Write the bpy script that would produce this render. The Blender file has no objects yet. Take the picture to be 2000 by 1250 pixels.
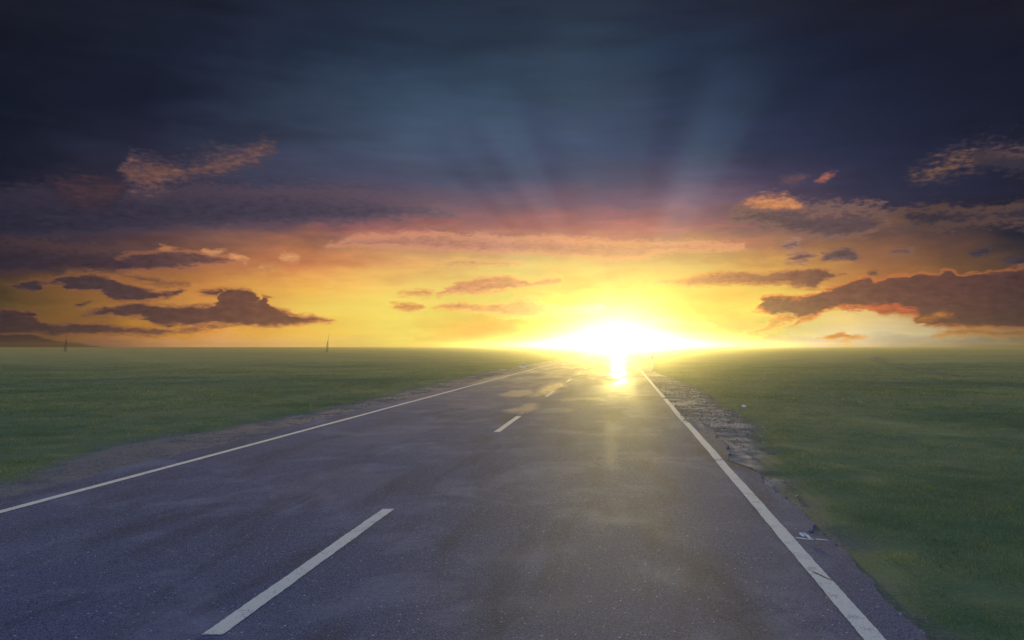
import bpy, bmesh, math, random
import numpy as np
from mathutils import Vector

# ------------------------------------------------------------------ camera, sky, sun, exposure
H = 1.53                      # eye height (m)
F = 1400.0                    # focal length in photograph pixels (2000 px wide)
HZ = 677.0                    # horizon row
SC = bpy.context.scene
COL = SC.collection
random.seed(7)

cam_data = bpy.data.cameras.new("camera")
cam = bpy.data.objects.new("camera", cam_data)
COL.objects.link(cam)
cam.location = (0, 0, H)
cam.rotation_euler = (math.radians(90), 0, 0)
cam_data.sensor_width = 36
cam_data.lens = 36 * F / 2000
cam_data.shift_y = (HZ - 625) / 2000
cam_data.clip_start = 0.05
cam_data.clip_end = 9000
SC.camera = cam

SC.view_settings.view_transform = 'Standard'
SC.view_settings.look = 'None'
SC.view_settings.gamma = 1
SC.view_settings.exposure = 0
SC.cycles.volume_step_rate = 1
SC.cycles.volume_bounces = 0
SC.cycles.max_bounces = 6

SUN_AZ = math.atan((1207 - 1000) / F)          # right of +Y
SUN_EL = math.radians(0.9)
sd = bpy.data.lights.new("sun", 'SUN')
sd.energy = 2.4
sd.angle = math.radians(0.5)
sd.color = (1.0, 0.80, 0.24)
sun = bpy.data.objects.new("sun", sd)
COL.objects.link(sun)
sdir = Vector((math.sin(SUN_AZ) * math.cos(SUN_EL), math.cos(SUN_AZ) * math.cos(SUN_EL), math.sin(SUN_EL)))
sun.rotation_euler = sdir.to_track_quat('Z', 'Y').to_euler()
sun.location = sdir * 100


def lin(c):
    return tuple(((v / 255.0) / 12.92 if v / 255.0 <= 0.04045 else ((v / 255.0 + 0.055) / 1.055) ** 2.4) for v in c)


# ---- small node language
class N:
    """wraps a node tree; E objects are expressions over sockets"""
    def __init__(s, tree):
        s.t = tree
        s.t.nodes.clear()

    def node(s, kind, **kw):
        n = s.t.nodes.new(kind)
        for k, v in kw.items():
            setattr(n, k, v)
        return n

    def put(s, sock, v):
        if isinstance(v, E):
            s.t.links.new(v.s, sock)
        elif v is not None:
            sock.default_value = v

    def m(s, op, a, b=None, c=None, clamp=False):
        n = s.node('ShaderNodeMath', operation=op, use_clamp=clamp)
        for i, v in enumerate((a, b, c)):
            if v is not None:
                s.put(n.inputs[i], v)
        return E(s, n.outputs[0])

    def rng(s, v, a, b, c=0.0, d=1.0, kind='LINEAR'):
        n = s.node('ShaderNodeMapRange', interpolation_type=kind, clamp=True)
        for i, x in enumerate((v, a, b, c, d)):
            s.put(n.inputs[i], x)
        return E(s, n.outputs[0])

    def xyz(s, x, y, z=0.0):
        n = s.node('ShaderNodeCombineXYZ')
        for i, v in enumerate((x, y, z)):
            s.put(n.inputs[i], v)
        return E(s, n.outputs[0])

    def sep(s, v):
        n = s.node('ShaderNodeSeparateXYZ')
        s.put(n.inputs[0], v)
        return [E(s, o) for o in n.outputs]

    def noise(s, vec, scale, detail=4, rough=0.55, dist=0.0, color=False):
        n = s.node('ShaderNodeTexNoise')
        n.inputs['Scale'].default_value = scale
        n.inputs['Detail'].default_value = detail
        n.inputs['Roughness'].default_value = rough
        n.inputs['Distortion'].default_value = dist
        s.put(n.inputs['Vector'], vec)
        return E(s, n.outputs[1 if color else 0])

    def vor(s, vec, scale, out='Distance', feature='F1'):
        n = s.node('ShaderNodeTexVoronoi', feature=feature)
        n.inputs['Scale'].default_value = scale
        s.put(n.inputs['Vector'], vec)
        return E(s, n.outputs[out])

    def mix(s, f, a, b, kind='MIX'):
        n = s.node('ShaderNodeMix', data_type='RGBA', blend_type=kind, clamp_factor=True)
        s.put(n.inputs[0], f)
        for i, v in ((6, a), (7, b)):
            if isinstance(v, tuple):
                v = v[:3] + (1,)
            s.put(n.inputs[i], v)
        return E(s, n.outputs[2])

    def sepc(s, v):
        n = s.node('ShaderNodeSeparateColor')
        s.put(n.inputs[0], v)
        return [E(s, o) for o in n.outputs]

    def scalec(s, a, f):
        """colour times number, kept as one colour node (no clamp on the factor)"""
        n = s.node('ShaderNodeMix', data_type='RGBA', clamp_factor=False)
        s.put(n.inputs[0], f); n.inputs[6].default_value = (0, 0, 0, 1)
        s.put(n.inputs[7], a if isinstance(a, E) else tuple(a) + (1,))
        return E(s, n.outputs[2])

    def ramp(s, f, stops, interp='LINEAR'):
        n = s.node('ShaderNodeValToRGB')
        cr = n.color_ramp
        cr.interpolation = interp
        stops = sorted(stops, key=lambda q: q[0])
        cr.elements[0].position = stops[0][0]
        cr.elements[0].color = tuple(stops[0][1]) + (1,)
        cr.elements[1].position = stops[-1][0]
        cr.elements[1].color = tuple(stops[-1][1]) + (1,)
        for p, c in stops[1:-1]:
            e = cr.elements.new(p)
            e.color = tuple(c) + (1,)
        s.put(n.inputs[0], f)
        return E(s, n.outputs[0])

    def curve(s, f, pts):
        n = s.node('ShaderNodeFloatCurve')
        c = n.mapping.curves[0]
        n.mapping.use_clip = False
        n.mapping.extend = 'HORIZONTAL'
        c.points[0].location = pts[0]
        c.points[1].location = pts[-1]
        for p in pts[1:-1]:
            c.points.new(*p)
        for p in c.points:
            p.handle_type = 'AUTO_CLAMPED'
        n.mapping.update()
        s.put(n.inputs['Value'], f)
        return E(s, n.outputs[0])


class E:
    def __init__(s, n, sock):
        s.n, s.s = n, sock

    def __add__(s, o): return s.n.m('ADD', s, o)
    __radd__ = __add__
    def __sub__(s, o): return s.n.m('SUBTRACT', s, o)
    def __rsub__(s, o): return s.n.m('SUBTRACT', o, s)
    def __mul__(s, o): return s.n.m('MULTIPLY', s, o)
    __rmul__ = __mul__
    def __truediv__(s, o): return s.n.m('DIVIDE', s, o)
    def __rtruediv__(s, o): return s.n.m('DIVIDE', o, s)
    def min(s, o): return s.n.m('MINIMUM', s, o)
    def max(s, o): return s.n.m('MAXIMUM', s, o)
    def pow(s, o): return s.n.m('POWER', s, o)


def azel(x, y):
    """a point of the sky, given by its place in the photograph, as azimuth / elevation in degrees"""
    vx, vz = (x - 1000) / F, (HZ - y) / F
    return math.degrees(math.atan(vx)), math.degrees(math.atan2(vz, math.hypot(1, vx)))


SUNG = (0.30, 1.3, 0.0)      # wide, tight and long skirts of the glow round the sun


def build_sky():
    w = bpy.data.worlds.new("World")
    SC.world = w
    w.use_nodes = True
    w.cycles.sampling_method = 'MANUAL'
    w.cycles.sample_map_resolution = 512
    g = N(w.node_tree)
    tc = g.node('ShaderNodeTexCoord')
    d = E(g, tc.outputs['Generated'])
    x, y, z = g.sep(d)
    AZ0 = g.m('ARCTAN2', x, y) * (180 / math.pi)
    EL0 = g.m('ARCSINE', z) * (180 / math.pi)
    # wind-drawn wobble of the cloud outlines
    v1 = g.xyz(AZ0 * 0.30, EL0 * 0.85)
    nz = g.noise(v1, 1.0, 6, 0.62, 0.0, color=True)
    nx, ny, nzz = g.sepc(nz)
    v2 = g.xyz(AZ0 * 1.1 + 31.0, EL0 * 2.6)
    nz2 = g.noise(v2, 1.0, 5, 0.65, 0.0, color=True)
    mx, my, mz = g.sepc(nz2)
    AZ = AZ0 + (nx - 0.5) * 3.0 + (mx - 0.5) * 0.9
    EL = EL0 + (ny - 0.5) * 1.1 + (my - 0.5) * 0.42
    v3 = g.xyz(AZ0 * 1.7 + 7.0, EL0 * 4.2)
    n3 = g.noise(v3, 1.0, 5, 0.6)
    # soft warp for the open sky
    AZb = AZ0 + (nx - 0.5) * 5.0
    ELb = EL0 + (ny - 0.5) * 2.2

    # open sky: colour by azimuth on rows of elevation
    rows = [
        (690, [(0,(21,13,37)),(200,(149,90,108)),(400,(255,187,142)),(600,(255,205,137)),(800,(134,138,36)),(1000,(222,89,37)),(1200,(255,255,70)),(1400,(231,89,60)),(1600,(91,80,199)),(1800,(60,54,129)),(2000,(32,31,51))]),
        (650, [(0,(82,63,49)),(200,(151,104,40)),(400,(224,152,63)),(600,(240,189,81)),(800,(232,211,97)),(1000,(222,91,38)),(1200,(255,255,72)),(1350,(255,95,46)),(1500,(160,162,96)),(1650,(236,216,170)),(1800,(203,189,147)),(2000,(102,101,98))]),
        (600, [(0,(87,70,43)),(200,(142,99,54)),(400,(213,148,73)),(600,(232,198,93)),(800,(243,218,104)),(1000,(198,186,88)),(1200,(255,222,54)),(1350,(255,154,62)),(1500,(255,225,104)),(1650,(240,197,102)),(1800,(190,149,96)),(2000,(83,61,56))]),
        (560, [(0,(70,56,41)),(200,(137,92,54)),(400,(205,137,71)),(600,(242,184,87)),(800,(245,207,110)),(1000,(233,212,115)),(1200,(231,91,46)),(1350,(222,195,97)),(1500,(230,187,92)),(1700,(186,113,66)),(1850,(135,88,58)),(2000,(90,68,57))]),
        (520, [(0,(52,41,44)),(200,(103,67,48)),(400,(168,108,74)),(600,(211,131,85)),(800,(224,165,100)),(1000,(216,189,109)),(1200,(185,155,99)),(1350,(203,168,104)),(1500,(215,159,87)),(1700,(158,103,66)),(1850,(118,82,59)),(2000,(55,47,51))]),
        (480, [(0,(28,31,49)),(200,(71,55,62)),(400,(125,85,73)),(600,(158,104,76)),(800,(180,132,99)),(1000,(189,130,101)),(1200,(188,117,101)),(1350,(177,129,96)),(1500,(161,111,85)),(1700,(127,88,72)),(1850,(99,69,60)),(2000,(36,39,51))]),
        (440, [(0,(34,32,49)),(200,(55,46,66)),(400,(92,72,80)),(600,(98,73,82)),(800,(148,95,94)),(1000,(149,88,93)),(1200,(157,86,99)),(1350,(151,96,101)),(1500,(92,70,84)),(1700,(83,62,65)),(1850,(57,50,63)),(2000,(27,30,51))]),
        (400, [(0,(35,33,49)),(300,(46,44,65)),(600,(63,58,79)),(800,(93,74,92)),(1000,(104,77,98)),(1200,(95,63,97)),(1350,(118,87,109)),(1500,(83,67,92)),(1700,(43,43,69)),(2000,(26,28,47))]),
        (350, [(0,(29,31,49)),(300,(50,49,69)),(600,(67,69,93)),(800,(70,70,96)),(1000,(59,64,96)),(1200,(63,63,100)),(1350,(79,72,107)),(1500,(58,53,84)),(1700,(37,42,70)),(2000,(27,31,51))]),
        (290, [(0,(20,25,39)),(300,(38,41,60)),(600,(56,64,87)),(800,(64,78,102)),(1000,(59,72,103)),(1200,(46,62,97)),(1400,(38,51,87)),(1700,(35,42,72)),(2000,(27,32,52))]),
        (200, [(0,(18,23,36)),(300,(26,30,50)),(600,(48,61,82)),(800,(53,71,92)),(1000,(49,66,89)),(1200,(47,61,86)),(1400,(32,47,79)),(1700,(25,33,56)),(2000,(22,26,44))]),
        (100, [(0,(21,25,39)),(400,(29,36,55)),(800,(38,52,73)),(1100,(41,56,75)),(1300,(33,48,71)),(1500,(24,33,56)),(2000,(19,23,40))]),
        (-20, [(0,(25,28,40)),(400,(27,31,46)),(800,(34,44,62)),(1100,(40,50,68)),(1400,(33,38,55)),(1700,(29,31,45)),(2000,(27,28,41))]),
    ]
    A0, A1 = -60.0, 60.0
    taz = g.rng(AZb, A0, A1)
    base = None
    prev = None
    ELR = ELp(g, AZb, ELb)
    for yy, cols in rows:
        st = []
        for xx, c in cols:
            a, _ = azel(xx, 600)
            st.append(((a - A0) / (A1 - A0), lin(c)))
        c0, c1 = st[0][1], st[-1][1]
        st = [(0.0, tuple(v * 0.8 for v in c0))] + st + [(1.0, tuple(v * 0.8 for v in c1))]
        r = g.ramp(taz, st, 'B_SPLINE' if False else 'LINEAR')
        e = math.degrees(math.atan((HZ - yy) / F))
        if base is None:
            base = r
        else:
            # elevations fall off with azimuth in the picture plane; keep rows level there
            base = g.mix(g.rng(ELR, prev, e), base, r)
        prev = e
    # above the photograph and behind the camera: blue dusk sky, made bright to light the ground
    back = (0.38, 0.48, 0.76)
    base = g.mix(g.rng(EL0, 30, 62, kind='SMOOTHSTEP'), base, back)
    absaz = g.m('ABSOLUTE', AZ0)
    base = g.mix(g.rng(absaz, 55, 115, kind='SMOOTHSTEP'), base, back)

    # streaks of thin high cloud, foreshortened towards the horizon
    hz = 1.0 / (z.max(0.0) + 0.10)
    st = g.noise(g.xyz(x * hz * 0.8, y * hz * 1.5), 1.0, 4, 0.5, 0.3)
    st2 = g.noise(g.xyz(AZ0 * 0.13 + 5.0, EL0 * 0.85), 1.0, 5, 0.5, 0.3)
    st3 = g.noise(g.xyz(AZ0 * 0.055 + 9.0, EL0 * 0.17), 1.0, 6, 0.6, 0.5)
    k = (st - 0.5) * 0.55 + (st2 - 0.5) * 0.6 + (st3 - 0.5) * 0.9
    warm = g.rng(EL0, 3.0, 11.0, 0.35, 1.0)
    f = 1.0 + k * warm
    base = g.scalec(base, f)
    # pink light on the undersides of the middle layer
    pk = g.rng(st2, 0.53, 0.66) * g.rng(EL0, 6.5, 8.0) * g.rng(EL0, 10.8, 9.0)
    pk = pk * g.rng(g.m('ABSOLUTE', AZ0 - 3.0), 26, 8)
    base = g.mix(pk * 0.55, base, lin((205, 112, 100)))

    # ---- clouds: outline given by an upper and a lower curve
    grp = bpy.data.node_groups.new('cloud_layer', 'ShaderNodeTree')
    names = ['Base', 'Body1', 'Body2', 'Rim1', 'Rim2', 'AZ', 'EN', 'T', 'CT', 'CB', 'N1', 'N2', 'MX', 'A0', 'A1', 'KT', 'KB', 'Amp', 'Alpha']
    for i, nm in enumerate(names):
        grp.interface.new_socket(nm, in_out='INPUT', socket_type='NodeSocketColor' if i < 5 else 'NodeSocketFloat')
    grp.interface.new_socket('Out', in_out='OUTPUT', socket_type='NodeSocketColor')
    h = N(grp)
    gi = h.node('NodeGroupInput'); I = {nm: E(h, gi.outputs[nm]) for nm in names}
    m_ = ((I['CT'] - I['EN']) * I['KT']).min((I['EN'] - I['CB']) * I['KB'])
    m_ = m_ + ((I['N1'] - 0.5) * 2.4 + (I['N2'] - 0.5) * 1.2) * I['Amp']
    wd = h.rng(I['AZ'], I['A0'] - 0.05, I['A0'] + 0.3) * h.rng(I['AZ'], I['A1'] + 0.05, I['A1'] - 0.3)
    al = h.rng(m_, -0.95, 0.40, kind='SMOOTHSTEP') * wd * I['Alpha']
    dep = h.rng(m_, -0.1, 1.3, kind='SMOOTHSTEP')
    bod = h.scalec(h.mix(I['T'], I['Body1'], I['Body2']), (I['MX'] - 0.5) * 1.1 + (I['N1'] - 0.5) * 0.5 + 0.92)
    cc = h.mix(dep, h.mix(I['T'], I['Rim1'], I['Rim2']), bod)
    res = h.mix(al, I['Base'], cc)
    go = h.node('NodeGroupOutput'); h.put(go.inputs[0], res)

    def cloud(top, bot, body, rim, soft_t=0.28, soft_b=0.28, body2=None, alpha=1.0, amp=1.0):
        nonlocal base, AZ, EL
        c0 = azel(min(top[0][0], bot[0][0]), 600)[0]; c1 = azel(max(top[-1][0], bot[-1][0]), 600)[0]
        # banks that leave the photograph taper off well outside it
        if top[0][0] == -150:
            mid = (top[0][1] + bot[0][1]) / 2
            top = [(-1100, mid - 2)] + list(top); bot = [(-1100, mid + 2)] + list(bot)
        if top[-1][0] == 2150:
            mid = (top[-1][1] + bot[-1][1]) / 2
            top = list(top) + [(3100, mid - 2)]; bot = list(bot) + [(3100, mid + 2)]
        x0 = min(top[0][0], bot[0][0]); x1 = max(top[-1][0], bot[-1][0])
        P = [azel(*p) for p in top]; Q = [azel(*p) for p in bot]
        a0, a1 = azel(x0, 600)[0], azel(x1, 600)[0]
        lo = min(p[1] for p in P + Q) - 0.5; hi = max(p[1] for p in P + Q) + 0.5
        s = hi - lo
        t = g.rng(AZ, a0, a1)
        ct = g.curve(t, [((p[0] - a0) / (a1 - a0), (p[1] - lo) / s) for p in P])
        cb = g.curve(t, [((p[0] - a0) / (a1 - a0), (p[1] - lo) / s) for p in Q])
        en = (EL - lo) * (1 / s)
        n = g.node('ShaderNodeGroup', node_tree=grp)
        vals = dict(Base=base, Body1=lin(body) + (1,), Body2=lin(body2 or body) + (1,), Rim1=lin(rim[:3]) + (1,), Rim2=lin(rim[-3:]) + (1,), AZ=AZ, EN=en, T=g.rng(AZ, c0, c1), CT=ct, CB=cb,
                    N1=n3, N2=nzz, MX=mx, A0=a0, A1=a1, KT=s / soft_t, KB=s / soft_b, Amp=amp, Alpha=alpha)
        for k, v in vals.items():
            g.put(n.inputs[k], v)
        base = E(g, n.outputs[0])
        # each layer leans on the one before it, so the shader compiler works through them one by one
        tok = g.sepc(base)[0] * 1e-9
        AZ = AZ + tok
        EL = EL + tok

    # dark deck over the left, sharp lower edge
    cloud([(-150,385),(150,372),(400,372),(600,372),(750,385),(900,425)], [(-150,470),(0,470),(150,463),(300,448),(450,441),(560,437),(700,430),(800,424),(900,426)],
          (37,38,55), (40,40,57,104,84,98), 1.0, 0.45, body2=(80,72,92), alpha=0.92)
    cloud([(-150,470),(0,472),(120,476),(240,484),(330,487)], [(-150,530),(0,532),(100,533),(240,530),(330,500)],
          (38,37,52), (50,42,50,96,70,70), 0.7, 0.45, body2=(72,56,66), alpha=0.92)
    cloud([(230,500),(300,490),(340,489),(390,493),(430,502),(450,498),(476,512)], [(230,532),(300,526),(360,523),(420,519),(476,514)],
          (62,50,62), (120,80,66,190,120,84), 0.25, 0.3, body2=(128,88,80))
    # purple bank above the bright zone
    cloud([(640,476),(740,461),(820,457),(900,461),(1000,465),(1150,469),(1300,476),(1460,480)], [(640,479),(760,485),(850,490),(950,492),(1100,500),(1230,504),(1320,492),(1460,486)],
          (176,118,108), (205,140,112,226,160,116), 0.5, 0.35, body2=(206,138,112), alpha=0.8)
    cloud([(840,516),(900,508),(960,508),(1020,514)], [(840,519),(900,521),(960,518),(1020,516)], (206,152,108), (228,176,108), 0.3, 0.3, alpha=0.8)
    # left group
    cloud([(28,565),(56,549),(104,545),(120,537),(172,535),(212,538),(240,548),(256,555),(290,562),(330,566),(350,562),(366,564)],
          [(28,567),(68,569),(100,558),(120,556),(136,568),(184,570),(215,586),(260,590),(312,582),(344,579),(366,566)],
          (56,48,58), (96,70,54,176,112,68), 0.25, 0.22, body2=(92,66,66))
    cloud([(255,532),(285,534),(320,545),(370,552)], [(255,545),(285,552),(330,558),(370,555)], (92,64,62), (150,98,66), 0.25, 0.25, alpha=0.75)
    cloud([(376,570),(400,566),(425,563),(445,562)], [(376,572),(400,577),(425,577),(445,575)], (96,70,64), (176,112,70), 0.2, 0.2)
    cloud([(144,618),(204,604),(224,600),(280,590),(336,594),(400,596),(424,590),(434,572),(444,562),(472,562),(492,566),(508,572),(504,584),(528,594),(568,608),(616,618),(650,627)],
          [(144,619),(192,618),(240,620),(280,622),(304,636),(360,640),(480,638),(580,634),(650,629)],
          (66,52,58), (120,82,58,226,150,84), 0.22, 0.25, body2=(130,84,70))
    cloud([(140,594),(160,590),(182,590)], [(140,598),(160,600),(182,593)], (66,52,56), (120,84,58), 0.15, 0.15)
    cloud([(-150,612),(0,607),(40,608),(80,620),(110,630),(140,628),(200,632),(240,640),(290,642),(330,646),(400,642),(450,640)],
          [(-150,656),(0,656),(100,655),(200,654),(300,653),(400,646),(450,642)],
          (46,40,50), (62,48,50,180,116,72), 0.2, 0.2, body2=(104,72,66))
    cloud([(-150,660),(0,659),(40,658),(80,660),(120,664),(160,671),(200,680)], [(-150,720),(0,720),(100,720),(200,718)],
          (42,34,48), (60,42,48), 0.12, 0.2, body2=(80,52,54), amp=0.3)
    for pts, c in (([(300,486),(320,479),(345,484)], (176,118,82)), ([(388,492),(405,487),(432,489)], (206,142,98)), ([(547,506),(566,498),(586,500)], (222,156,104)),
                   ([(495,526),(520,517),(542,519)], (204,142,92))):
        cloud(pts, [(pts[0][0], pts[0][1] + 2), (pts[1][0] + 4, pts[1][1] + 11), (pts[2][0], pts[2][1] + 4)], c, tuple(int(v * .93) for v in c), 0.2, 0.25)
    cloud([(436,499),(455,495),(472,503),(480,514)], [(436,503),(455,512),(466,519),(480,517)], (214,146,98), (190,124,88), 0.18, 0.2)
    # lit rags, upper left
    cloud([(236,326),(262,312),(296,318),(360,320),(392,316),(432,302),(476,298),(504,287),(552,285)],
          [(236,336),(262,364),(280,377),(312,373),(332,361),(384,342),(432,341),(460,330),(500,312),(540,294),(552,288)],
          (128,90,78), (82,66,76), 0.9, 0.8, alpha=0.75, amp=1.6)
    cloud([(90,352),(140,342),(230,350),(250,352)], [(90,362),(140,395),(180,408),(250,368)], (72,52,60), (52,44,58), 0.7, 0.7, alpha=0.8, amp=1.5)
    # centre
    cloud([(853,574),(874,563),(895,548),(923,542),(982,539),(1017,544),(1035,549),(1052,543),(1087,537),(1103,549)],
          [(853,577),(895,574),(965,572),(1017,566),(1052,562),(1103,554)], (220,150,106), (234,178,104,244,196,112), 0.25, 0.3)
    cloud([(772,572),(800,568),(830,565),(853,570)], [(772,575),(800,577),(830,577),(853,575)], (220,150,100), (236,182,100), 0.2, 0.2)
    cloud([(762,596),(790,591),(815,592),(830,597)], [(762,598),(790,603),(812,604),(830,600)], (216,144,90), (236,180,92), 0.18, 0.2)
    cloud([(838,600),(860,593),(891,588),(916,591),(965,590),(1017,583),(1070,590),(1122,595),(1185,596)],
          [(838,603),(877,605),(930,610),(965,618),(1035,621),(1105,613),(1185,599)], (224,152,98), (240,190,96,250,214,120), 0.22, 0.3, body2=(246,186,118))
    cloud([(1000,572),(1050,570),(1110,574)], [(1000,575),(1060,580),(1110,577)], (238,176,108), (244,200,110), 0.25, 0.25, alpha=0.7)
    # right group
    cloud([(1275,550),(1324,544),(1360,536),(1420,530),(1480,532),(1540,526),(1588,523),(1632,526),(1658,537)],
          [(1275,554),(1340,557),(1460,557),(1524,557),(1548,564),(1588,565),(1600,557),(1620,547),(1658,538)],
          (214,136,96), (234,166,90,180,118,76), 0.2, 0.25, body2=(96,66,68))
    for (xa, xb, ya, yb, c) in ((1522,1590,493,511,(112,80,76)), (1594,1682,489,506,(84,64,68)), (1688,1718,524,536,(96,68,60)), (1902,1946,482,499,(52,46,56)), (1954,2040,502,519,(50,44,54)),
                                (1520,1566,468,484,(122,90,86)), (1730,1800,486,498,(96,70,66))):
        cloud([(xa, yb - 5), ((xa + xb) / 2 + 8, ya), (xb, yb - 8)], [(xa, yb - 3), ((xa + xb) / 2 - 8, yb + 1), (xb, yb - 5)], c, tuple(min(255, int(v * 1.3)) for v in c), 0.25, 0.25, amp=1.3)
    cloud([(1476,600),(1484,586),(1508,577),(1560,581),(1600,569),(1648,554),(1672,541),(1692,538),(1716,548),(1744,539),(1800,536),(1820,540),(1848,527),(1880,534),(1940,527),(1980,522),(2150,505)],
          [(1476,602),(1500,607),(1516,616),(1540,622),(1588,619),(1612,611),(1660,602),(1700,603),(1724,613),(1780,612),(1804,624),(1820,638),(1860,641),(2000,641),(2150,642)],
          (136,86,76), (236,136,70,104,72,60), 0.2, 0.25, body2=(52,42,52))
    cloud([(1640,604),(1700,596),(1760,596),(1790,603)], [(1640,608),(1700,606),(1740,604),(1790,606)], (214,106,66), (190,92,62), 0.25, 0.25, alpha=0.85, amp=1.6)
    cloud([(1800,620),(1840,612),(1870,616)], [(1800,624),(1840,624),(1870,619)], (196,128,62), (150,92,58), 0.25, 0.25, alpha=0.8)
    cloud([(1810,655),(1900,642),(2000,645),(2150,646)], [(1810,657),(1900,656),(2000,658),(2150,658)], (150,92,54), (196,132,66,120,84,60), 0.25, 0.3, alpha=0.85, body2=(100,72,58))
    cloud([(1390,668),(1450,654),(1490,632),(1530,610),(1560,616)], [(1390,671),(1460,662),(1520,640),(1548,626),(1560,620)], (222,142,78), (244,190,96), 0.28, 0.35, alpha=0.75, amp=1.8)
    cloud([(1545,636),(1560,622),(1590,614)], [(1545,640),(1570,628),(1590,618)], (196,110,70), (230,150,80), 0.2, 0.2, alpha=0.85, amp=1.4)
    cloud([(1240,662),(1330,654),(1420,656),(1480,662)], [(1240,666),(1330,668),(1420,668),(1480,665)], (250,202,104), (252,220,120), 0.3, 0.3, alpha=0.7)
    cloud([(1265,626),(1300,622),(1350,625),(1392,634)], [(1265,631),(1330,633),(1392,637)], (248,206,98), (252,226,110), 0.2, 0.2, alpha=0.8)
    cloud([(1602,660),(1625,655),(1640,646),(1650,651),(1662,655),(1692,656)], [(1602,662),(1630,668),(1645,662),(1655,666),(1668,660),(1692,659)], (186,104,62), (228,150,92), 0.14, 0.16, amp=1.3)
    cloud([(1636,668),(1650,660),(1668,664)], [(1636,690),(1650,690),(1668,688)], (214,140,90), (232,180,120), 0.2, 0.2, alpha=0.7)
    # dark soft masses and lit rags, upper right
    cloud([(1420,420),(1520,398),(1600,404),(1700,400),(1740,420)], [(1420,432),(1500,440),(1580,462),(1660,464),(1740,432)], (88,70,80), (128,96,88), 0.8, 0.4, alpha=0.85, amp=1.4)
    cloud([(1740,420),(1790,404),(1850,400),(1920,408),(2150,380)], [(1740,430),(1790,444),(1860,444),(1920,436),(2150,470)], (50,46,62), (92,70,66), 0.6, 0.5, alpha=0.9, amp=1.4)
    cloud([(1440,398),(1466,390),(1500,380),(1530,377),(1560,384),(1572,400)], [(1440,402),(1470,408),(1500,412),(1530,408),(1560,408),(1572,406)], (206,136,92), (136,92,90), 0.4, 0.3, alpha=0.95, amp=1.5)
    cloud([(1520,348),(1545,340),(1575,342)], [(1520,352),(1545,358),(1575,348)], (112,78,86), (84,66,82), 0.4, 0.4, alpha=0.8)
    cloud([(1586,352),(1600,343),(1626,341)], [(1586,356),(1604,356),(1626,347)], (168,96,82), (112,74,80), 0.25, 0.25)
    cloud([(1764,334),(1800,322),(1840,300),(1900,290),(2000,280),(2150,265)], [(1764,338),(1810,350),(1840,346),(1880,332),(1950,318),(2000,322),(2150,312)], (116,86,72), (60,53,68), 0.8, 0.6, alpha=0.8, amp=1.9)
    cloud([(1900,300),(1960,304),(2020,306),(2150,300)], [(1900,306),(1960,326),(2020,330),(2150,330)], (44,44,60), (58,52,64), 0.5, 0.5, alpha=0.85, amp=1.5)
    cloud([(1700,415),(1740,410),(1780,415)], [(1700,440),(1740,450),(1780,435)], (122,86,72), (100,76,72), 0.6, 0.6, alpha=0.6)

    # shafts of light fanning out of the sun through the deck
    saz, sel = azel(1210, 662)
    dx, dy = AZ0 - saz, EL0 - sel
    r = g.m('SQRT', dx * dx + dy * dy)
    ang = g.m('ARCTAN2', dy, dx) * (1 / math.pi)
    beams = g.ramp(ang, [(0.0, (0,0,0)), (0.27, (.05,)*3), (0.305, (.1,)*3), (0.34, (.5,)*3), (0.372, (.6,)*3), (0.42, (.10,)*3), (0.43, (.05,)*3), (0.47, (.26,)*3), (0.56, (.34,)*3),
                         (0.625, (.10,)*3), (0.65, (.42,)*3), (0.675, (.5,)*3), (0.70, (.20,)*3), (0.725, (.38,)*3), (0.745, (.2,)*3), (0.765, (.5,)*3), (0.79, (.5,)*3), (0.83, (.12,)*3), (1.0, (0,0,0))], 'EASE')
    fall = g.rng(r, 6.0, 10.0, kind='SMOOTHSTEP') * g.rng(r, 26.0, 12.0, kind='SMOOTHSTEP')
    bsep = g.sepc(beams)[0]
    bm = bsep * fall * 0.08
    bc = g.mix(g.rng(EL0, 9.0, 14.0), (1.0, 0.75, 0.72), (0.45, 0.85, 1.0))
    base = g.mix(1.0, base, g.scalec(bc, bm), 'ADD')

    # the sun itself, swollen by the low cloud around it
    gl = g.m('POWER', 2.718, r * r * -0.10) * SUNG[0] + g.m('POWER', 2.718, r * r * -1.2) * SUNG[1] + g.m('POWER', 2.718, r * -0.42) * SUNG[2]
    base = g.mix(1.0, base, g.scalec((1.0, 0.88, 0.24), gl), 'ADD')

    bg = g.node('ShaderNodeBackground')
    g.put(bg.inputs[0], base)
    bg.inputs[1].default_value = 1.0
    out = g.node('ShaderNodeOutputWorld')
    w.node_tree.links.new(bg.outputs[0], out.inputs[0])


def ELp(g, az, el):
    """elevation measured on the meridian plane: tan(el)/cos(az), keeps cloud rows level with the horizon"""
    az = az.max(-60.0).min(60.0)
    t = g.m('TANGENT', el * (math.pi / 180)) / g.m('COSINE', az * (math.pi / 180))
    return g.m('ARCTANGENT', t) * (180 / math.pi)


build_sky()


# ------------------------------------------------------------------ helpers
def P(x, y):
    """ground point seen at pixel (x, y) of the photograph"""
    Y = F * H / (y - HZ)
    return ((x - 1000) / F * Y, Y)


def mat(name, color=(.5, .5, .5), rough=0.6, spec=0.5):
    m = bpy.data.materials.new(name)
    m.use_nodes = True
    b = m.node_tree.nodes['Principled BSDF']
    b.inputs['Base Color'].default_value = tuple(color) + (1,)
    b.inputs['Roughness'].default_value = rough
    b.inputs['Specular IOR Level'].default_value = spec
    return m


def link(name, me, material, parent=None, label=None, cat=None, group=None, kind=None):
    o = bpy.data.objects.new(name, me)
    COL.objects.link(o)
    if material:
        me.materials.append(material)
    if parent:
        o.parent = parent
    tag(o, label, cat, group, kind)
    return o


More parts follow.
